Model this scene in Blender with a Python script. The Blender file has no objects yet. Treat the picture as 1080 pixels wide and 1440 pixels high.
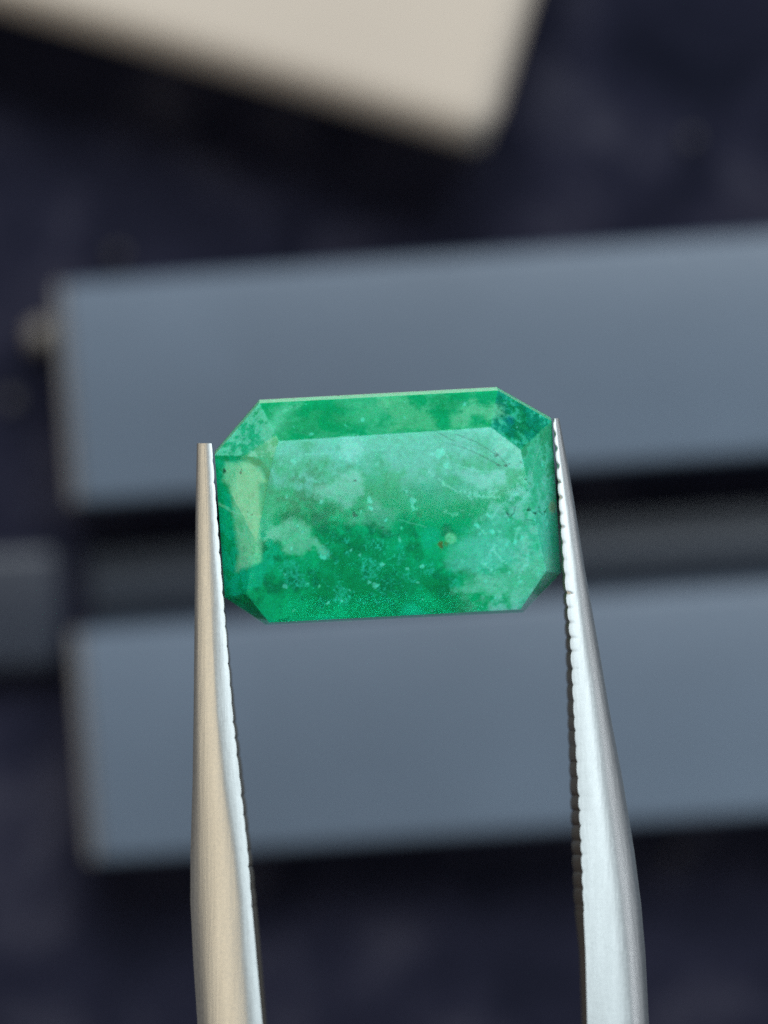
import bpy, bmesh, math, random
import numpy as np
from mathutils import Vector, Matrix, Euler

MM = 0.001
R_ = math.radians
random.seed(7)
C = bpy.context.scene.collection
sc = bpy.context.scene

# ------------------------------------------------------------------ camera
ZG = 45.0            # height of the gem above the cloth (mm)
ZC = 195.0           # height of the lens above the cloth (mm)
K = 40.0             # photograph pixels per mm at the gem's height
cam = bpy.data.cameras.new('camera')
camo = bpy.data.objects.new('camera', cam)
C.objects.link(camo)
sc.camera = camo
camo.location = (0, 0, ZC * MM)
camo.rotation_euler = (0, 0, 0)
cam.sensor_fit = 'VERTICAL'
cam.sensor_height = 36.0
cam.sensor_width = 27.0
cam.lens = 36.0 * (ZC - ZG) / (1440 / K)
cam.clip_start = 0.01
cam.clip_end = 20
cam.dof.use_dof = True
cam.dof.focus_distance = (ZC - ZG - 0.6) * MM
cam.dof.aperture_fstop = cam.lens / 6.2
cam.dof.aperture_blades = 0

# ------------------------------------------------------------------ room light and added fill
w = bpy.data.worlds.new('World')
sc.world = w
w.use_nodes = True
bg = w.node_tree.nodes['Background']
bg.inputs[0].default_value = (0.62, 0.72, 0.86, 1)
bg.inputs[1].default_value = 0.12


def area_lamp(name, pos, target, sx, sy, power, col):
    l = bpy.data.lights.new(name, 'AREA')
    l.shape = 'RECTANGLE'
    l.size, l.size_y = sx, sy
    l.energy = power
    l.color = col
    o = bpy.data.objects.new(name, l)
    C.objects.link(o)
    o.location = pos
    d = Vector(target) - Vector(pos)
    o.rotation_euler = d.to_track_quat('-Z', 'Y').to_euler()
    return o


T = (0, 0, ZG * MM)
area_lamp('window_light', (0.16, 0.74, 1.0), T, 0.9, 0.55, 18.5, (0.90, 0.97, 1.0))
area_lamp('overhead_light', (0.08, -0.43, 0.95), T, 0.46, 0.34, 1.05, (0.78, 0.98, 1.0))
area_lamp('warm_room_light', (-0.9, -0.05, 0.32), T, 0.6, 0.8, 2.7, (1.0, 0.78, 0.53))
area_lamp('side_window_light', (1.1, 0.10, 0.27), (0, 0, 0), 0.34, 0.26, 1.1, (0.98, 0.95, 0.98))

area_lamp('fill_light', (0.0, -1.05, 0.40), T, 0.7, 0.5, 0.85, (0.95, 0.97, 1.0))  # added low fill from the viewer's side, lifts the steep lower facets

sc.view_settings.view_transform = 'Standard'
sc.view_settings.look = 'None'
sc.view_settings.exposure = 0.0
sc.view_settings.gamma = 1.0
sc.cycles.max_bounces = 12
sc.cycles.use_denoising = False      # leaves a fine sensor-like grain
sc.cycles.sample_clamp_indirect = 4


# ------------------------------------------------------------------ helpers
def at(px, py, z):
    """point (mm) at height z that the photograph shows at pixel px, py"""
    f = (ZC - z) / (ZC - ZG) / K
    return Vector(((px - 540) * f, (720 - py) * f, z))


def lin(r, g, b):
    def f(c):
        c /= 255.0
        return c / 12.92 if c <= 0.04045 else ((c + 0.055) / 1.055) ** 2.4
    return (f(r), f(g), f(b))


def empty(name, loc, label, cat, group=None, rot=(0, 0, 0)):
    o = bpy.data.objects.new(name, None)
    C.objects.link(o)
    o.empty_display_size = 0.005
    o.location = Vector(loc) * MM
    o.rotation_euler = rot
    o['label'] = label
    o['category'] = cat
    if group:
        o['group'] = group
    return o


def mesh_obj(name, verts, faces, mat, parent=None, smooth=False, scale=MM):
    me = bpy.data.meshes.new(name)
    me.from_pydata([(v[0] * scale, v[1] * scale, v[2] * scale) for v in verts], [], faces)
    bm = bmesh.new()
    bm.from_mesh(me)
    bmesh.ops.recalc_face_normals(bm, faces=bm.faces)
    bm.to_mesh(me)
    bm.free()
    me.materials.append(mat)
    if smooth:
        for p in me.polygons:
            p.use_smooth = True
    o = bpy.data.objects.new(name, me)
    C.objects.link(o)
    if parent:
        o.parent = parent
    return o


def bevel_mod(o, width, seg=3, angle=30):
    m = o.modifiers.new('bevel', 'BEVEL')
    m.width = width * MM
    m.segments = seg
    m.limit_method = 'ANGLE'
    m.angle_limit = R_(angle)
    for p in o.data.polygons:
        p.use_smooth = True
    m.harden_normals = False
    return m


def mat_base(name):
    m = bpy.data.materials.new(name)
    m.use_nodes = True
    nt = m.node_tree
    b = nt.nodes['Principled BSDF']
    return m, nt, b


def noise(nt, scale, detail=4, rough=0.55, dist=0.0, coord=None, stretch=None):
    tc = nt.nodes.new('ShaderNodeTexCoord')
    n = nt.nodes.new('ShaderNodeTexNoise')
    n.inputs['Scale'].default_value = scale
    n.inputs['Detail'].default_value = detail
    n.inputs['Roughness'].default_value = rough
    n.inputs['Distortion'].default_value = dist
    src = tc.outputs['Object']
    if stretch:
        mp = nt.nodes.new('ShaderNodeMapping')
        mp.inputs['Scale'].default_value = stretch
        nt.links.new(src, mp.inputs['Vector'])
        src = mp.outputs['Vector']
    nt.links.new(src, n.inputs['Vector'])
    return n


def ramp(nt, fac, stops):
    r = nt.nodes.new('ShaderNodeValToRGB')
    el = r.color_ramp.elements
    while len(el) < len(stops):
        el.new(0.5)
    for e, (p, c) in zip(el, stops):
        e.position = p
        e.color = (*c, 1)
    nt.links.new(fac, r.inputs['Fac'])
    return r


def bump(nt, b, height, strength, dist):
    bp = nt.nodes.new('ShaderNodeBump')
    bp.inputs['Strength'].default_value = strength
    bp.inputs['Distance'].default_value = dist
    nt.links.new(height, bp.inputs['Height'])
    nt.links.new(bp.outputs['Normal'], b.inputs['Normal'])
    return bp


# ------------------------------------------------------------------ materials
def make_velvet():
    m, nt, b = mat_base('dark_velvet')
    n = noise(nt, 170, 6, 0.62, 0.6)
    r = ramp(nt, n.outputs['Fac'], [(0.30, (0.004, 0.005, 0.012)), (0.52, (0.0135, 0.014, 0.028)), (0.72, (0.042, 0.041, 0.060))])
    nt.links.new(r.outputs['Color'], b.inputs['Base Color'])
    b.inputs['Roughness'].default_value = 0.95
    b.inputs['Specular IOR Level'].default_value = 0.1
    b.inputs['Sheen Weight'].default_value = 0.08
    b.inputs['Sheen Tint'].default_value = (0.5, 0.5, 0.8, 1)
    n2 = noise(nt, 2600, 3)
    bump(nt, b, n2.outputs['Fac'], 0.6, 0.0004)
    return m


def make_slate(name, col, var):
    m, nt, b = mat_base(name)
    n = noise(nt, 45, 5, 0.6)
    c0 = tuple(c * (1 - var) for c in col)
    c1 = tuple(c * (1 + var) for c in col)
    r = ramp(nt, n.outputs['Fac'], [(0.3, c0), (0.7, c1)])
    nt.links.new(r.outputs['Color'], b.inputs['Base Color'])
    b.inputs['Roughness'].default_value = 0.45
    n2 = noise(nt, 1500, 3)
    bump(nt, b, n2.outputs['Fac'], 0.15, 0.0002)
    return m


def make_simple(name, col, rough, var=0.06, spec=0.4, nscale=200):
    m, nt, b = mat_base(name)
    n = noise(nt, nscale, 5)
    r = ramp(nt, n.outputs['Fac'], [(0.3, tuple(c * (1 - var) for c in col)), (0.7, tuple(c * (1 + var) for c in col))])
    nt.links.new(r.outputs['Color'], b.inputs['Base Color'])
    b.inputs['Roughness'].default_value = rough
    b.inputs['Specular IOR Level'].default_value = spec
    return m


def make_steel(name, col, rough):
    m, nt, b = mat_base(name)
    b.inputs['Metallic'].default_value = 1.0
    n = noise(nt, 1500, 5, 0.6, 0, stretch=(1, 0.06, 1))
    r = ramp(nt, n.outputs['Fac'], [(0.3, tuple(c * 0.90 for c in col)), (0.7, tuple(min(1, c * 1.06) for c in col))])
    nt.links.new(r.outputs['Color'], b.inputs['Base Color'])
    n3 = noise(nt, 9000, 3, 0.6)
    rr = nt.nodes.new('ShaderNodeMapRange')
    rr.inputs['To Min'].default_value = rough - 0.07
    rr.inputs['To Max'].default_value = rough + 0.08
    nt.links.new(n3.outputs['Fac'], rr.inputs['Value'])
    nt.links.new(rr.outputs['Result'], b.inputs['Roughness'])
    n4 = noise(nt, 6000, 4, 0.6, 0, stretch=(1, 0.05, 1))
    bump(nt, b, n4.outputs['Fac'], 0.5, 0.00002)
    return m


CLEAR = 0.30


def make_emerald():
    m, nt, b = mat_base('emerald')
    at_ = nt.nodes.new('ShaderNodeAttribute')
    at_.attribute_name = 'mineral_and_reflection'
    n = noise(nt, 5200, 5, 0.65, 0.4)
    mr = nt.nodes.new('ShaderNodeMapRange')
    mr.inputs['From Min'].default_value = 0.25
    mr.inputs['From Max'].default_value = 0.75
    mr.inputs['To Min'].default_value = 0.84
    mr.inputs['To Max'].default_value = 1.16
    nt.links.new(n.outputs['Fac'], mr.inputs['Value'])
    mul = nt.nodes.new('ShaderNodeVectorMath')
    mul.operation = 'SCALE'
    nt.links.new(at_.outputs['Color'], mul.inputs[0])
    nt.links.new(mr.outputs['Result'], mul.inputs['Scale'])
    nt.links.new(mul.outputs['Vector'], b.inputs['Base Color'])
    # light wanders inside the cloudy stone before it comes out, so the body's shade hardly follows the facets;
    # the polish (coat) does
    ge = nt.nodes.new('ShaderNodeNewGeometry')
    up = nt.nodes.new('ShaderNodeVectorTransform')
    up.vector_type = 'NORMAL'
    up.convert_from = 'OBJECT'
    up.convert_to = 'WORLD'
    up.inputs['Vector'].default_value = (0, 0, 1)
    mx = nt.nodes.new('ShaderNodeMix')
    mx.data_type = 'VECTOR'
    mx.inputs['Factor'].default_value = 0.86
    nt.links.new(ge.outputs['Normal'], mx.inputs[4])
    nt.links.new(up.outputs['Vector'], mx.inputs[5])
    nm = nt.nodes.new('ShaderNodeVectorMath')
    nm.operation = 'NORMALIZE'
    nt.links.new(mx.outputs[1], nm.inputs[0])
    nt.links.new(nm.outputs['Vector'], b.inputs['Normal'])
    b.inputs['Specular IOR Level'].default_value = 0.0
    b.inputs['Roughness'].default_value = 0.6
    b.inputs['Coat Weight'].default_value = 1.0
    b.inputs['Coat IOR'].default_value = 1.58
    b.inputs['Coat Roughness'].default_value = 0.06
    b.inputs['Subsurface Weight'].default_value = 0.8
    b.inputs['Subsurface Radius'].default_value = (0.3, 1.0, 0.7)
    b.inputs['Subsurface Scale'].default_value = 0.0007
    n2 = noise(nt, 420, 2, 0.4)
    bp = nt.nodes.new('ShaderNodeBump')
    bp.inputs['Strength'].default_value = 0.3
    bp.inputs['Distance'].default_value = 0.00005
    nt.links.new(n2.outputs['Fac'], bp.inputs['Height'])
    nt.links.new(bp.outputs['Normal'], b.inputs['Coat Normal'])
    # the clearer green zones let one look into the stone, down to the pavilion
    gl = nt.nodes.new('ShaderNodeBsdfGlass')
    gl.inputs['Color'].default_value = (0.07, 0.97, 0.76, 1)
    gl.inputs['IOR'].default_value = 1.58
    gl.inputs['Roughness'].default_value = 0.10
    nt.links.new(bp.outputs['Normal'], gl.inputs['Normal'])
    sx = nt.nodes.new('ShaderNodeSeparateColor')
    nt.links.new(at_.outputs['Color'], sx.inputs['Color'])
    cl = nt.nodes.new('ShaderNodeMapRange')
    cl.inputs['From Min'].default_value = 0.0
    cl.inputs['From Max'].default_value = 0.12
    cl.inputs['To Min'].default_value = CLEAR
    cl.inputs['To Max'].default_value = 0.06
    nt.links.new(sx.outputs['Red'], cl.inputs['Value'])
    ms = nt.nodes.new('ShaderNodeMixShader')
    nt.links.new(cl.outputs['Result'], ms.inputs['Fac'])
    nt.links.new(b.outputs['BSDF'], ms.inputs[1])
    nt.links.new(gl.outputs['BSDF'], ms.inputs[2])
    nt.links.new(ms.outputs['Shader'], nt.nodes['Material Output'].inputs['Surface'])
    return m


M = {
    'velvet': make_velvet(),
    'slate': make_slate('slate_blue_satin', (0.100, 0.133, 0.182), 0.14),
    'slate_dark': make_slate('dark_slate_satin', (0.014, 0.020, 0.032), 0.08),
    'block': make_slate('dark_blue_matt', (0.013, 0.017, 0.031), 0.12),
    'edge': make_simple('pale_edge_plastic', (0.15, 0.145, 0.15), 0.3),
    'beige': make_simple('beige_card', (0.57, 0.49, 0.41), 0.6, 0.03, 0.3, 60),
    'steel': make_steel('satin_steel', (0.61, 0.655, 0.66), 0.47),
    'steel_dark': make_steel('brown_steel', (0.30, 0.27, 0.22), 0.5),
    'lint': make_simple('pale_lint', (0.055, 0.052, 0.055), 0.8),
    'lump': make_simple('pale_wax', (0.24, 0.22, 0.20), 0.7),
    'emerald': make_emerald(),
}

# ------------------------------------------------------------------ cloth
N = 120
vs, fs = [], []
rng = np.random.default_rng(3)
ph = rng.uniform(0, 6.28, (10, 3))
for j in range(N + 1):
    for i in range(N + 1):
        x = (i / N - 0.5) * 420
        y = (j / N - 0.5) * 420
        z = 0
        for k in range(10):
            a = ph[k, 0]
            f = 0.02 + 0.012 * k
            z += 0.12 / (1 + k * 0.4) * math.sin((x * math.cos(a) + y * math.sin(a)) * f + ph[k, 1])
        vs.append((x, y, z - 0.45))
for j in range(N):
    for i in range(N):
        a = j * (N + 1) + i
        fs.append((a, a + 1, a + N + 2, a + N + 1))
cloth = mesh_obj('velvet_cloth', vs, fs, M['velvet'], smooth=True)
cloth['kind'] = 'structure'
cloth['label'] = 'dark navy velvet cloth under the whole arrangement'


# ------------------------------------------------------------------ box solids
def rot_box(name, corner, ex, ey, lx, ly, z0, z1, mat, parent, bw, seg=3):
    """box from a corner along unit vectors ex, ey; parent-space mm"""
    o = Vector(corner)
    pts = []
    for z in (z0, z1):
        for (a, b) in ((0, 0), (lx, 0), (lx, ly), (0, ly)):
            p = o + ex * a + ey * b
            pts.append((p.x, p.y, z))
    f = [(0, 3, 2, 1), (4, 5, 6, 7), (0, 1, 5, 4), (1, 2, 6, 5), (2, 3, 7, 6), (3, 0, 4, 7)]
    ob = mesh_obj(name, pts, f, mat, parent)
    bevel_mod(ob, bw, seg)
    return ob


def grey_bar(px_tl, px_bl, ang, z1, label):
    """long slate bar that starts at the left end and runs out to the right"""
    a = at(*px_tl, z1)
    b = at(*px_bl, z1)
    ex = Vector((math.cos(ang), math.sin(ang), 0))
    ey = (a - b)
    ey.z = 0
    ly = ey.length
    ey.normalize()
    o = b.copy(); o.z = 0
    t = empty('grey_bar', o, label, 'bar', 'slate bars lying on the cloth')
    Z = Vector((0, 0, 0))
    rot_box('body', Z, ex, ey, 78, ly, 0.0, z1, M['slate'], t, 0.35)
    # pale rim along the end
    rot_box('end_strip', Z - ex * 0.42, ex, ey, 0.40, ly, 0.0, z1 - 0.35, M['edge'], t, 0.15)
    return t


ZB = 5.5
grey_bar((88, 398), (110, 708), R_(4.1), ZB, 'slate grey bar behind the emerald, with a pale lump at its end')
grey_bar((112, 888), (136, 1212), R_(4.0), ZB, 'slate grey bar behind the tweezer arms, below the gap')
# low dark strip in the gap
a = at(122, 780, 1.2); b = at(130, 905, 1.2)
o = b.copy(); o.z = 0
strip = empty('dark_strip', o, 'low dark strip lying in the gap between the two slate bars', 'strip')
ex = Vector((math.cos(R_(4.0)), math.sin(R_(4.0)), 0))
ey = Vector((-ex.y, ex.x, 0))
rot_box('strip_body', Vector((0, -0.2, 0)), ex, ey, 76, 4.4, 0.0, 1.0, M['slate_dark'], strip, 0.2)
rot_box('raised_lip', Vector((0, 0, 0)) + ey * 1.45, ex, ey, 76, 1.6, 1.003, 1.5, M['slate_dark'], strip, 0.25)

# dim block half out of the picture, by the end of the gap
a = at(86, 764, 2.2); b = at(92, 940, 2.2)
blk = empty('dark_block', (b.x, b.y, 0), 'dim dark blue block at the photo edge, level with the gap between the bars', 'block')
ex = Vector((-math.cos(R_(3.0)), -math.sin(R_(3.0)), 0))
ey = Vector((a.x - b.x, a.y - b.y, 0)).normalized()
rot_box('block_body', Vector((0, 0, 0)), ex, ey, 14, (a - b).length, 0.0, 2.2, M['block'], blk, 0.7, 5)

# ------------------------------------------------------------------ beige box
ZT = 8.0
c0 = at(690, 203, ZT)
ex = Vector((-math.cos(R_(16.2)), math.sin(R_(16.2)), 0))
ey = Vector((math.sin(R_(16.8)), math.cos(R_(16.8)), 0))
t = empty('beige_box', (c0.x, c0.y, 0), 'beige card box with rounded edges on the cloth', 'box')
rot_box('base', ex * 0.25 + ey * 0.25, ex, ey, 59.5, 39.5, 0.0, 3.9, M['beige'], t, 0.5)
rot_box('lid', Vector((0, 0, 0)), ex, ey, 60, 40, 4.0, ZT, M['beige'], t, 1.6, 8)


# ------------------------------------------------------------------ bits of lint
def lint(px, py, r, label, squash=0.7, mat='lint'):
    p = at(px, py, r * 0.6)
    bm = bmesh.new()
    bmesh.ops.create_icosphere(bm, subdivisions=2, radius=r * MM)
    for v in bm.verts:
        k = 1 + random.uniform(-0.25, 0.25)
        v.co *= k
        v.co.z *= squash
    me = bpy.data.meshes.new('lint_speck')
    bm.to_mesh(me); bm.free()
    for q in me.polygons:
        q.use_smooth = True
    me.materials.append(M[mat])
    o = bpy.data.objects.new('lint_speck', me)
    C.objects.link(o)
    o.location = (p.x * MM, p.y * MM, p.z * MM)
    o['label'] = label
    o['category'] = 'speck'
    o['group'] = 'pale specks scattered on the cloth'


lint(60, 470, 0.75, 'largest pale speck, touching the end of the upper slate bar', 1.6, 'lump')
lint(166, 358, 0.30, 'faint speck just above the upper slate bar near its corner')
lint(16, 562, 0.36, 'pale speck on the cloth at the photo edge beside the upper bar')
lint(972, 194, 0.30, 'lone faint speck on open cloth right of the beige box')
lint(950, 1200, 0.26, 'dim speck on dark cloth below the lower slate bar')

# ------------------------------------------------------------------ emerald
TILT = R_(18.0)
YAW = R_(3.0)
GC = at(545, 712, ZG)
GR = Euler((TILT, YAW, 0)).to_matrix()


def to_local(px, py, zl):
    """gem-local point at local height zl seen at the pixel"""
    eye = Vector((0, 0, ZC))
    d = at(px, py, ZG) - eye
    e = GR.transposed() @ (eye - GC)
    dl = GR.transposed() @ d
    s = (zl - e.z) / dl.z
    return e + dl * s


girdle_px = [(365, 567), (700, 549), (776, 592), (789, 806), (736, 861), (374, 879), (316, 840), (302, 640)]
table_px = [(392, 620), (690, 601), (732, 632), (768, 803), (732, 857), (378.5, 875.5), (346, 835), (384, 643)]
HC = 1.35
GT = 0.45
gird = [to_local(x, y, 0.0) for x, y in girdle_px]
tabl = [to_local(x, y, HC) for x, y in table_px]
ctr = sum(gird, Vector()) / 8
gird2 = [Vector((p.x, p.y, -GT)) for p in gird]
pav1 = [Vector((ctr.x + (p.x - ctr.x) * 0.80, ctr.y + (p.y - ctr.y) * 0.72, -GT - 1.5)) for p in gird]
pav2 = [Vector((ctr.x + (p.x - ctr.x) * 0.52, ctr.y + (p.y - ctr.y) * 0.36, -GT - 2.8)) for p in gird]
keel = [Vector((ctr.x + (p.x - ctr.x) * 0.30, ctr.y + (p.y - ctr.y) * 0.05, -GT - 3.4)) for p in gird]

STEP = 0.034
gv, gf, gface = [], [], []


def grid(a, b, c, d, fid, step=STEP, nmax=400):
    """bilinear patch a-b (bottom) d-c (top)"""
    nu = max(1, min(nmax, int(max((b - a).length, (c - d).length) / step)))
    nv = max(1, min(nmax, int(max((d - a).length, (c - b).length) / step)))
    o = len(gv)
    for j in range(nv + 1):
        v = j / nv
        p = a.lerp(d, v); q = b.lerp(c, v)
        for i in range(nu + 1):
            gv.append(p.lerp(q, i / nu))
    for j in range(nv):
        for i in range(nu):
            k = o + j * (nu + 1) + i
            gf.append((k, k + 1, k + nu + 2, k + nu + 1))
            gface.append(fid)


# table as three strips: T7 T0 T1 T2 / T6 T7 T2 T3 / T5 T6 T3 T4
t_ = tabl
grid(t_[7], t_[2], t_[1], t_[0], 0)
grid(t_[6], t_[3], t_[2], t_[7], 0)
grid(t_[5], t_[4], t_[3], t_[6], 0)
for i in range(8):
    j = (i + 1) % 8
    grid(gird[j], gird[i], tabl[i], tabl[j], 1 + i)
    grid(gird2[j], gird2[i], gird[i], gird[j], 10 + i, 0.06)
    grid(pav1[j], pav1[i], gird2[i], gird2[j], 20 + i, 0.25)
    grid(pav2[j], pav2[i], pav1[i], pav1[j], 30 + i, 0.25)
    grid(keel[j], keel[i], pav2[i], pav2[j], 40 + i, 0.25)
grid(keel[6], keel[3], keel[2], keel[7], 50, 0.3)
grid(keel[7], keel[2], keel[1], keel[0], 50, 0.3)
grid(keel[5], keel[4], keel[3], keel[6], 50, 0.3)

V = np.array([tuple(p) for p in gv])
# the hand-polished table is very slightly domed
tc_ = np.array([tuple(p) for p in tabl]).mean(0)
is_table = np.zeros(len(V), bool)
ids = np.array(gface)
F = np.array(gf)
is_table[np.unique(F[ids == 0].ravel())] = True
tv = V[is_table]
ymin, ymax = tv[:, 1].min(), tv[:, 1].max()
u = (tv[:, 1] - ymin) / (ymax - ymin) * 2 - 1
xm, xM = tv[:, 0].min(), tv[:, 0].max()
w_ = (tv[:, 0] - xm) / (xM - xm) * 2 - 1
V[is_table, 2] += 0.07 * np.clip(1 - u * u, 0, 1) * np.clip(1 - w_ ** 6, 0, 1)


# ---- stone colours and painted reflections, laid in the stone's own plane
def vnoise(p, seed):
    r = np.random.default_rng(seed)
    tab = r.random((64, 64, 64)).astype(np.float32)
    i = np.floor(p).astype(int)
    f = p - i
    f = f * f * f * (f * (f * 6 - 15) + 10)
    out = 0
    for dx in (0, 1):
        for dy in (0, 1):
            for dz in (0, 1):
                ww = (f[:, 0] if dx else 1 - f[:, 0]) * (f[:, 1] if dy else 1 - f[:, 1]) * (f[:, 2] if dz else 1 - f[:, 2])
                out = out + ww * tab[(i[:, 0] + dx) % 64, (i[:, 1] + dy) % 64, (i[:, 2] + dz) % 64]
    return out


def fbm(p, scale, octv=4, gain=0.55, seed=0):
    s, a, tot = 0, 1.0, 0
    q = p * scale + 31.7
    for k in range(octv):
        s = s + a * vnoise(q, seed * 17 + k)
        tot += a
        a *= gain
        q = q * 2.03 + 5.1
    return s / tot


def sstep(x, a, b):
    t = np.clip((x - a) / (b - a), 0, 1)
    return t * t * (3 - 2 * t)


# stone-plane coordinates: each vertex as the pixel-like position where the photograph shows it (unit 1/40 mm)
Wd = V @ np.array(GR).T + np.array(tuple(GC))
fz = (ZC - ZG) / (ZC - Wd[:, 2])
QX = 540 + Wd[:, 0] * fz * K
QY = 720 - Wd[:, 1] * fz * K
P3 = V.copy()
wx = (fbm(P3, 1.3, 4, 0.6, 1) - 0.5) * 26 + (fbm(P3, 6, 3, 0.6, 5) - 0.5) * 10
wy = (fbm(P3, 1.3, 4, 0.6, 2) - 0.5) * 26 + (fbm(P3, 6, 3, 0.6, 6) - 0.5) * 10


def poly_sd(poly, amp=1.0):
    x = QX + wx * amp
    y = QY + wy * amp
    d = np.full(len(x), 1e9)
    inside = np.zeros(len(x), bool)
    n = len(poly)
    for i in range(n):
        x0, y0 = poly[i]; x1, y1 = poly[(i + 1) % n]
        ex, ey = x1 - x0, y1 - y0
        tt = np.clip(((x - x0) * ex + (y - y0) * ey) / (ex * ex + ey * ey + 1e-9), 0, 1)
        d = np.minimum(d, np.hypot(x - x0 - tt * ex, y - y0 - tt * ey))
        cond = ((y0 > y) != (y1 > y))
        xi = x0 + (y - y0) * ex / (ey if abs(ey) > 1e-9 else 1e-9)
        inside ^= cond & (x < xi)
    return np.where(inside, -d, d)


def line_d(pts, amp=0.15):
    x = QX + wx * amp
    y = QY + wy * amp
    d = np.full(len(x), 1e9)
    for (x0, y0), (x1, y1) in zip(pts[:-1], pts[1:]):
        ex, ey = x1 - x0, y1 - y0
        tt = np.clip(((x - x0) * ex + (y - y0) * ey) / (ex * ex + ey * ey + 1e-9), 0, 1)
        d = np.minimum(d, np.hypot(x - x0 - tt * ex, y - y0 - tt * ey))
    return d


DEEP = np.array(lin(0, 138, 78)); MID = np.array(lin(4, 166, 104)); TEAL = np.array(lin(14, 174, 128))
MILK = np.array(lin(66, 182, 144)); PALE = np.array(lin(132, 188, 156)); YEL = np.array(lin(138, 190, 138))
DARK = np.array(lin(0, 104, 70)); GRN = np.array(lin(14, 160, 98)); GRNY = np.array(lin(72, 172, 120))
CYAN = np.array(lin(60, 205, 170)); BLUET = np.array(lin(10, 126, 108))
col = np.tile(MID, (len(V), 1))


def lay(mask, c, k=1.0):
    global col
    mm = np.clip(mask * k, 0, 1)[:, None]
    col = col * (1 - mm) + np.asarray(c)[None, :] * mm


n1 = fbm(P3, 0.55, 4, 0.55, 11)
n2 = fbm(P3, 1.6, 4, 0.6, 12)
n3 = fbm(P3, 4.5, 4, 0.6, 13)
n4 = fbm(P3, 12.0, 3, 0.6, 14)
lay(sstep(n1, 0.5, 0.62), TEAL, 0.7)
lay(sstep(n2, 0.50, 0.66), DEEP, 0.6)

vid = np.zeros(len(V), int)
vid[F.ravel()] = np.repeat(ids, 4)
topf = (vid == 1); tlf = (vid == 8); trf = (vid == 2); lf = (vid == 7); rf = (vid == 3); tab_ = (vid == 0)

# general clouds across the table, and a painted reflection on its upper part
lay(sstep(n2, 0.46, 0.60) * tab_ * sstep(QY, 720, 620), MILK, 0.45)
lay(sstep(690 - QY + (n2 - 0.5) * 150, -20, 60) * tab_, lin(118, 187, 166), 0.6)  # pale upper band: reflected sky put into the colour
lay(sstep(QX + (n2 - 0.5) * 160, 650, 735) * sstep(n2 * 0.6 + n3 * 0.4, 0.38, 0.58) * (tab_ | rf | (vid == 4)), lin(140, 190, 168), 0.72)
lay(sstep(QX + (n1 - 0.5) * 200 - abs(QY - 730) * 0.25, 640, 740) * (tab_ | rf), lin(104, 186, 150), 0.5)
lay(sstep(n2 * 0.7 + n3 * 0.3, 0.5, 0.62) * sstep(QX, 640, 740), PALE, 0.35)
# dark clouded zones low on the table
lay(sstep(60 - np.hypot((QX - 450) / 1.3, QY - 735) + (n3 - 0.5) * 120, -20, 30) * sstep(n2 * 0.4 + n3 * 0.6, 0.42, 0.56), DEEP, 0.9)
lay(sstep(60 - np.hypot((QX - 520) / 1.9, QY - 820) + (n2 - 0.5) * 120, -20, 30), DEEP * 0.92, 0.9)
lay(sstep(n2 * 0.6 + n3 * 0.4, 0.54, 0.64) * sstep(QY, 680, 740) * sstep(QX, 700, 600), DARK, 0.5)
# facets of the crown
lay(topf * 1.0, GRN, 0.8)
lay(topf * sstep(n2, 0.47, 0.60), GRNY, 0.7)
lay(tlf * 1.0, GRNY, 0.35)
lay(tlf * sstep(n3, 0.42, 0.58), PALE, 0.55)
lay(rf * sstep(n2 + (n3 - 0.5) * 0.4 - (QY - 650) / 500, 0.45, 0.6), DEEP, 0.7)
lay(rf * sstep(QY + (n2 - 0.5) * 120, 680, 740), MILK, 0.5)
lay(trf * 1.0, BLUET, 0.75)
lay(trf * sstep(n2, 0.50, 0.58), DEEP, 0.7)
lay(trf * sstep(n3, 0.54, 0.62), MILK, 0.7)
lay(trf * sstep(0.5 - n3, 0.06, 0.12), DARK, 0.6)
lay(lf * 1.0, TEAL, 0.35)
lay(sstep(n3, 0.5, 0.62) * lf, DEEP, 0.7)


def patch(poly, c, k=0.85, soft=5, amp=0.45, mott=0.35, only=None, rag=0.55):
    k = min(1.0, k * 1.15)
    s = sstep(-poly_sd(poly, amp) + rag * ((n3 - 0.5) * 30 + (n4 - 0.5) * 14), -soft * 1.4, soft * 1.4)
    if only is not None:
        s = s * only
    s = s * (0.72 + 0.28 * sstep(n1 + (n2 - 0.5) * 0.5, 0.4, 0.6))
    lay(s * (1 - mott * sstep(n4, 0.45, 0.7)), c, k)


patch([(474, 634), (482, 617), (500, 615), (514, 632), (500, 644), (480, 644)], lin(135, 194, 170), 0.8, 4)
patch([(436, 690), (455, 680), (480, 668), (508, 660), (514, 690), (500, 705), (490, 716), (470, 706), (452, 700)], lin(122, 184, 154), 0.85, 4)
patch([(370, 757), (378, 740), (400, 737), (415, 729), (432, 737), (445, 755), (460, 784), (440, 771), (420, 779), (402, 775), (395, 760)], lin(126, 186, 146), 0.88, 4)
patch([(488, 735), (500, 724), (515, 720), (519, 698), (535, 708), (558, 722), (552, 742), (538, 750), (525, 735)], lin(98, 176, 136), 0.75, 5)
patch([(636, 829), (660, 815), (700, 806), (735, 800), (760, 782), (786, 780), (786, 803), (770, 830), (742, 854), (735, 840), (715, 846), (718, 834), (650, 838)], lin(112, 184, 146), 0.8, 5)
patch([(628, 762), (660, 745), (690, 720), (716, 733), (722, 790), (700, 800), (650, 802), (626, 790)], lin(98, 186, 152), 0.8, 7, 0.7)
patch([(560, 690), (600, 672), (640, 668), (690, 690), (680, 712), (640, 706), (600, 712)], lin(30, 176, 130), 0.5, 9, 0.8)
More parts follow.
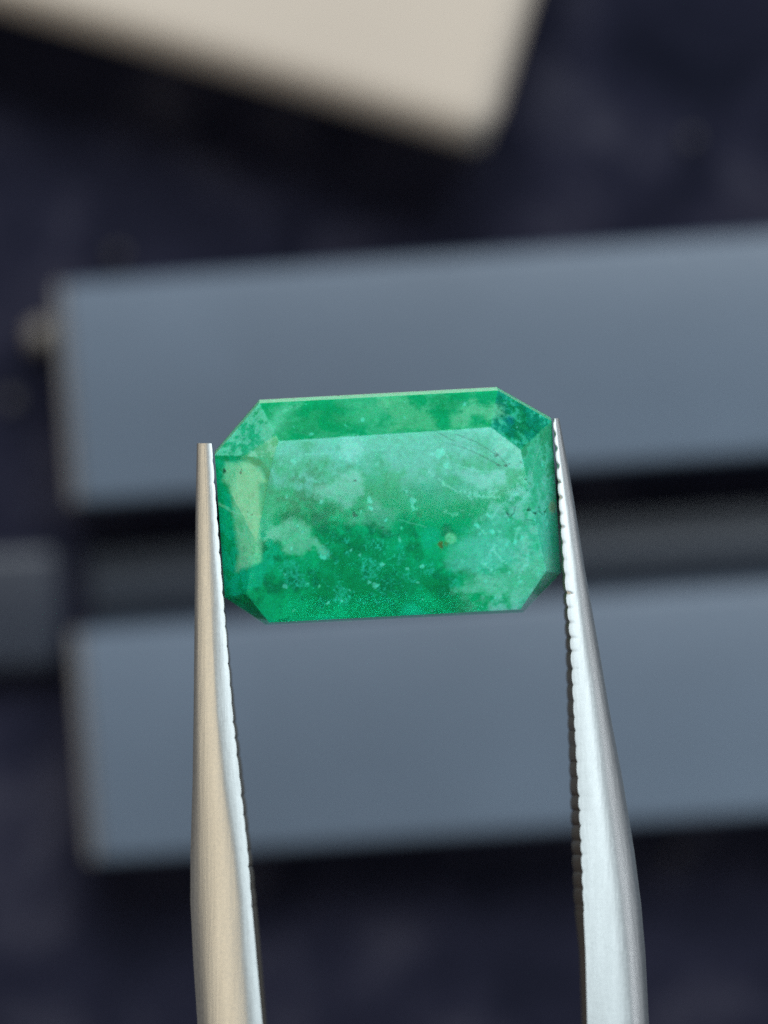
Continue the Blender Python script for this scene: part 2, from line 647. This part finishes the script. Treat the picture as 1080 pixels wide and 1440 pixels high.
# top crown facet clouds
patch([(528, 560), (560, 558), (590, 573), (614, 590), (614, 604), (545, 606), (556, 590)], lin(112, 178, 128), 0.7, 5, 0.45, 0.3, topf)
patch([(634, 602), (640, 585), (665, 567), (706, 570), (714, 583), (690, 590), (665, 586), (660, 601)], lin(112, 178, 130), 0.7, 4, 0.45, 0.3)
patch([(372, 598), (385, 572), (420, 568), (408, 590), (398, 612), (380, 625)], lin(122, 190, 148), 0.6, 8, 0.7)
patch([(470, 590), (500, 574), (530, 570), (528, 590), (500, 598)], lin(104, 184, 132), 0.5, 8, 0.7, 0.3, topf)
patch([(395, 600), (430, 575), (470, 570), (500, 600), (480, 612), (400, 616)], DEEP * 1.15, 0.55, 9, 0.8, 0.2, topf)
patch([(600, 560), (650, 556), (640, 580), (618, 590)], DEEP * 1.1, 0.6, 7, 0.7, 0.2, topf)
# left-hand facet: yellowish reflection from the pavilion, painted into the colour
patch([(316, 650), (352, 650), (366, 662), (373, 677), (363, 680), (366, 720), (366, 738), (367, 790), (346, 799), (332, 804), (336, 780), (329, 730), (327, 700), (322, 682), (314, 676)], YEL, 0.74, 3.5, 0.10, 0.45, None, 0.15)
patch([(366, 735), (378, 712), (388, 716), (386, 740), (372, 752)], lin(90, 180, 130), 0.6, 4, 0.3)
d = line_d([(312, 645), (345, 644), (366, 652), (380, 672), (380, 690)], 0.2)
lay(sstep(-d, -6, -2), DEEP, 0.5)
lay(sstep(-line_d([(310, 708), (330, 722), (352, 724), (366, 727)], 0.3), -2.4, -1), lin(146, 200, 150), 0.35)
# bubbly crystals low on the table
zone = sstep(70 - np.hypot((QX - 500) / 1.7, QY - 800) + (n2 - 0.5) * 60, 0, 30)
lay(zone * sstep(n4, 0.55, 0.70) * sstep(n3, 0.48, 0.6), CYAN, 0.4)
lay(zone * sstep(0.03 - np.abs(n4 - 0.5), 0, 0.02) * sstep(n3, 0.5, 0.6), TEAL, 0.6)
for (x, y, r) in ((408, 800, 14), (520, 800, 16), (480, 840, 13), (455, 780, 9), (560, 785, 8), (600, 800, 10), (425, 815, 10), (640, 820, 10), (575, 810, 7), (534, 772, 8)):
    dd = np.hypot(QX + wx * 0.9 - x, QY + wy * 0.9 - y)
    lay(sstep(r - dd, -3, 3) * sstep(n4, 0.35, 0.65), CYAN * 0.8, 0.5)
# milky veils to the right: bright thin wisps
for pts in ([(676, 715), (690, 728), (700, 712), (715, 706)], [(690, 760), (696, 778), (712, 790)], [(624, 720), (640, 725), (655, 716)],
            [(670, 735), (685, 750), (705, 745)], [(718, 700), (724, 708), (722, 690)], [(605, 640), (625, 634), (632, 648)], [(690, 800), (676, 790), (690, 772)],
            [(660, 700), (700, 690), (740, 700)], [(730, 760), (742, 790), (730, 812)], [(600, 660), (640, 690), (700, 700)]):
    lay(sstep(-line_d(pts, 0.5), -3.2, -1) * sstep(n4, 0.35, 0.55), lin(156, 212, 188), 0.30)
# small bright crystals
rs = random.Random(5)
spk = [(618, 637, 6), (627, 655, 4), (412, 652, 4), (520, 704, 4), (521, 713, 3), (436, 609, 3), (507, 590, 3), (655, 571, 3), (672, 738, 4), (560, 760, 3), (536, 795, 3), (690, 748, 4),
       (403, 824, 4), (452, 784, 4), (528, 826, 4), (520, 822, 3), (582, 705, 4), (580, 712, 3), (573, 800, 3), (593, 795, 3)]
spk += [(rs.uniform(400, 700), rs.uniform(690, 860), rs.uniform(1.2, 2.6)) for _ in range(34)]
spk += [(rs.uniform(690, 780), rs.uniform(560, 820), rs.uniform(1.2, 2.8)) for _ in range(26)]
spk += [(rs.uniform(380, 640), rs.uniform(565, 690), rs.uniform(1.0, 1.8)) for _ in range(14)]
for x, y, r in spk:
    dd = np.hypot((QX + wx * 0.5 - x), QY + wy * 0.7 - y)
    lay(sstep(r - dd, -0.8, 1.0), lin(110, 215, 180), 0.55)
# dark crystals and scratches
for x, y, r in ((315, 664, 2.8), (338, 666, 2.2), (341, 662, 1.5), (355, 724, 2.0), (349, 719, 1.4), (500, 722, 3), (497, 716, 2), (537, 743, 2), (498, 676, 2), (704, 656, 2.2), (712, 653, 2.2), (716, 650, 1.5), (700, 640, 1.6),
                (745, 716, 2), (752, 722, 2), (764, 722, 2), (758, 712, 1.6), (768, 715, 1.6), (713, 726, 1.8), (722, 716, 1.4), (731, 652, 1.4), (740, 676, 1.3), (744, 690, 1.2)):
    dd = np.hypot(QX + wx * 0.6 - x, QY + wy * 0.6 - y)
    lay(sstep(r - dd, -0.8, 1.0), lin(28, 58, 44), 0.8)
for pts in ([(628, 622), (660, 632), (704, 655)], [(640, 610), (670, 622), (700, 640)], [(694, 632), (712, 652)], [(686, 645), (700, 654)], [(712, 720), (716, 728), (722, 722), (724, 714)],
            [(744, 712), (750, 722), (758, 718), (764, 726), (768, 716)], [(610, 605), (640, 620)], [(740, 730), (756, 734)]):
    lay(sstep(-line_d(pts, 0.12), -1.3, -0.4) * sstep(n4, 0.30, 0.5), lin(34, 96, 76), 0.55)
for pts in ([(640, 652), (665, 662), (690, 664)], [(560, 730), (600, 742)], [(430, 640), (470, 636)]):
    lay(sstep(-line_d(pts, 0.2), -1.1, -0.4), lin(130, 205, 175), 0.35)
# brown fleck and its pale neighbour, rusty fleck by the girdle
lay(sstep(9 - np.hypot(QX + wx * 0.4 - 633, QY + wy * 0.4 - 755), -2, 3), lin(112, 186, 132), 0.8)
lay(sstep(5.5 - np.hypot(QX + wx * 0.8 - 614, (QY + wy * 0.8 - 767) * 0.9), -2, 3), lin(104, 92, 30), 0.85)
lay(sstep(4 - np.hypot(QX + wx * 0.8 - 625, (QY + wy * 0.8 - 763)), -2, 2), lin(84, 120, 50), 0.7)
lay(sstep(5 - np.hypot(QX - 777, (QY - 713) * 0.6), -2, 2), lin(150, 150, 110), 0.7)
lay(sstep(6 - np.hypot(QX + wx * .5 - 716, QY + wy * .5 - 590), -2, 3), lin(10, 110, 140), 0.35)
lay((vid == 4) * sstep(n2, 0.38, 0.52), PALE, 0.75)
# girdle: paler, ground finish
lay(((vid >= 10) & (vid < 18)) * 1.0, lin(128, 188, 132), 0.75)
lay(((vid >= 20)) * 1.0, MID, 0.6)
# fine grain
col *= (1 + (n4 - 0.5)[:, None] * 0.35)
col = np.clip(col * np.array([0.86, 1.44, 1.62]), 0.0008, 0.95)

gem = empty('emerald', GC, 'cut green emerald with milky clouds, gripped between the tweezer tips', 'gemstone', rot=(TILT, YAW, 0))
me = bpy.data.meshes.new('cut_stone')
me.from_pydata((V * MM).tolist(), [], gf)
ca = me.color_attributes.new('mineral_and_reflection', 'FLOAT_COLOR', 'POINT')
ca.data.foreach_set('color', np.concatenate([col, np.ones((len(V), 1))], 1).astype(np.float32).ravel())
bm = bmesh.new(); bm.from_mesh(me)
bmesh.ops.remove_doubles(bm, verts=bm.verts, dist=0.002 * MM)
bmesh.ops.recalc_face_normals(bm, faces=bm.faces)
for e in bm.edges:
    if len(e.link_faces) == 2:
        e.smooth = e.calc_face_angle(0) < R_(8)
for f in bm.faces:
    f.smooth = True
bm.to_mesh(me); bm.free()
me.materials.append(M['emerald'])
stone = bpy.data.objects.new('cut_stone', me)
C.objects.link(stone)
stone.parent = gem

# ------------------------------------------------------------------ tweezers
tw = empty('tweezers', at(560, 2400, ZG), 'satin steel tweezers with fine toothed tips holding the emerald', 'tweezers')
TWL = Vector(tw.location) / MM


def interp(tab, y):
    ys = [t[0] for t in tab]
    return [float(np.interp(y, ys, [t[k] for t in tab])) for k in range(1, len(tab[0]))]


def arm(tab, side, y_tip, teeth_end):
    """tab rows: (py, inner_top, ridge, outer, inner_bottom) in photo pixels; side -1 left, +1 right"""
    ys = list(np.arange(y_tip, teeth_end, 1.9)) + [teeth_end + 1.5, teeth_end + 6] + list(np.linspace(teeth_end + 14, 1500, 26)) + list(np.linspace(1560, 5000, 40))
    verts, faces = [], []
    n = None
    for y in ys:
        xi, xr, xo, xb = interp(tab, y)
        u = max(0.0, (y - y_tip) / 40.0)         # mm from the tip
        h1 = 0.75 + 0.045 * min(u, 25)
        h2 = 1.2 + 0.14 * min(u, 25)
        tooth = 0.0
        if y < teeth_end:
            phs = ((y - y_tip) / (26.0 if side < 0 else 22.0) + 0.09 * math.sin(y * 0.043) + 0.05 * math.sin(y * 0.11 + side)) % 1.0
            am = (2.1 if side < 0 else 3.2) + 0.8 * math.sin(y * 0.31)
            tooth = am * (abs(math.sin(math.pi * phs)) ** 0.32) - am
        elif y < teeth_end + 4:
            tooth = -1.0
        g = -side                               # direction toward the gem
        wr = 1.0                                # corner rounding in px
        X = []
        dz = h1
        drop = min(abs(xo - xr) / 40.0 * 0.95, 2.2)
        cr = min(0.09, 0.1 * abs(xr - xi) / 40.0)
        X.append((xi + g * tooth, dz - cr * 0.35 - 0.004))
        X.append((xi + (xr - xi) * (0.18 if side < 0 else 0.1) + 0, dz - cr * 0.35))
        so = float(np.clip((y - 850) / 450.0, 0, 1)) if side < 0 else 0.6
        X.append((xi + (xr - xi) * (0.92 - 0.42 * so), dz + 0.005))
        X.append((xr, dz - 0.05 - cr * 0.3))
        f4 = 0.08 + 0.32 * so
        X.append((xr + (xo - xr) * f4, dz - 0.06 - drop * (f4 * 0.7)))
        X.append((xr + (xo - xr) * 0.75, dz - 0.06 - drop * 0.68))
        X.append((xo, dz - 0.12 - drop * 1.1))
        X.append((xo, -h2 * 0.6))
        X.append((xo - side * abs(xo - xb) * 0.25, -h2))
        X.append((xb + g * tooth * 0.8 + side * 3, -h2))
        X.append((xb + g * tooth, -h2 + 0.15))
        X.append(((xi * 0.35 + xb * 0.65) + g * tooth * 1.0, -0.1))
        n = len(X)
        for (x, z) in X:
            z += 0.056 * u            # the handle end is held a little higher
            q = at(x, y, ZG + z)
            verts.append((q.x - TWL.x, q.y - TWL.y, z))
    S = len(ys)
    for s in range(S - 1):
        for k in range(n):
            a = s * n + k; b = s * n + (k + 1) % n
            faces.append((a, b, b + n, a + n))
    faces.append(tuple(range(n)))
    faces.append(tuple((S - 1) * n + k for k in range(n))[::-1])
    o = mesh_obj('arm', verts, faces, M['steel'], tw, smooth=False)
    me = o.data
    bm = bmesh.new(); bm.from_mesh(me)
    for f in bm.faces:
        f.smooth = True
    sharp = {0, 9, 10} if side < 0 else {0, 9, 10}
    for e in bm.edges:
        a, b = e.verts[0].index, e.verts[1].index
        if abs(a - b) == n:
            k = a % n
            e.smooth = not (k in sharp)
        elif len(e.link_faces) == 2:
            e.smooth = e.calc_face_angle(0) < R_(40)
    # darker brown inner faces
    bm.to_mesh(me); bm.free()
    me.materials.append(M['steel_dark'])
    for i, p in enumerate(me.polygons):
        if i < (S - 1) * n and (i % n) in (10, 11):
            p.material_index = 1
    return o


left_tab = [(623, 298, 287, 277, 298), (700, 303.5, 290, 275.5, 303), (800, 311, 293, 274.5, 311.5), (900, 319, 297, 273.5, 321), (1000, 327, 302, 272.5, 331), (1100, 338, 312, 271, 343),
            (1200, 349, 326, 268, 354), (1270, 354, 334, 268, 361), (1350, 361, 338, 272, 368), (1440, 369, 345, 278, 375), (1800, 398, 372, 300, 404), (3200, 492, 462, 400, 498), (4200, 540, 512, 462, 546), (5000, 556, 530, 500, 558)]
right_tab = [(588, 777, 783, 786.5, 777), (650, 782, 791, 798, 781), (720, 787, 801, 809.5, 785.5), (800, 793, 811, 822, 789), (850, 797, 817, 831, 792.5), (900, 801.5, 824, 840, 795), (1000, 806.5, 838, 857, 797.5),
             (1100, 812, 850, 876, 801), (1200, 817, 863, 892, 804), (1270, 820, 872, 901, 807), (1340, 823.5, 879, 907, 814.5), (1440, 826, 886, 912, 818), (1800, 810, 876, 906, 802), (3200, 690, 752, 790, 682), (4200, 610, 655, 690, 604), (5000, 566, 590, 622, 562)]
arm(left_tab, -1, 623.5, 1272)
arm(right_tab, 1, 588.5, 1278)
# joint where both arms meet
jx, jy = (561 - 540) / 40.0 - TWL.x, (720 - 4850) / 40.0 - TWL.y
jo = mesh_obj('joint_block', [(jx + x, jy + y, z) for z in (3.2, 9.2) for (x, y) in ((-1.2, -5), (1.2, -5), (1.2, 8), (-1.2, 8))],
              [(0, 3, 2, 1), (4, 5, 6, 7), (0, 1, 5, 4), (1, 2, 6, 5), (2, 3, 7, 6), (3, 0, 4, 7)], M['steel'], tw)
bevel_mod(jo, 0.3)
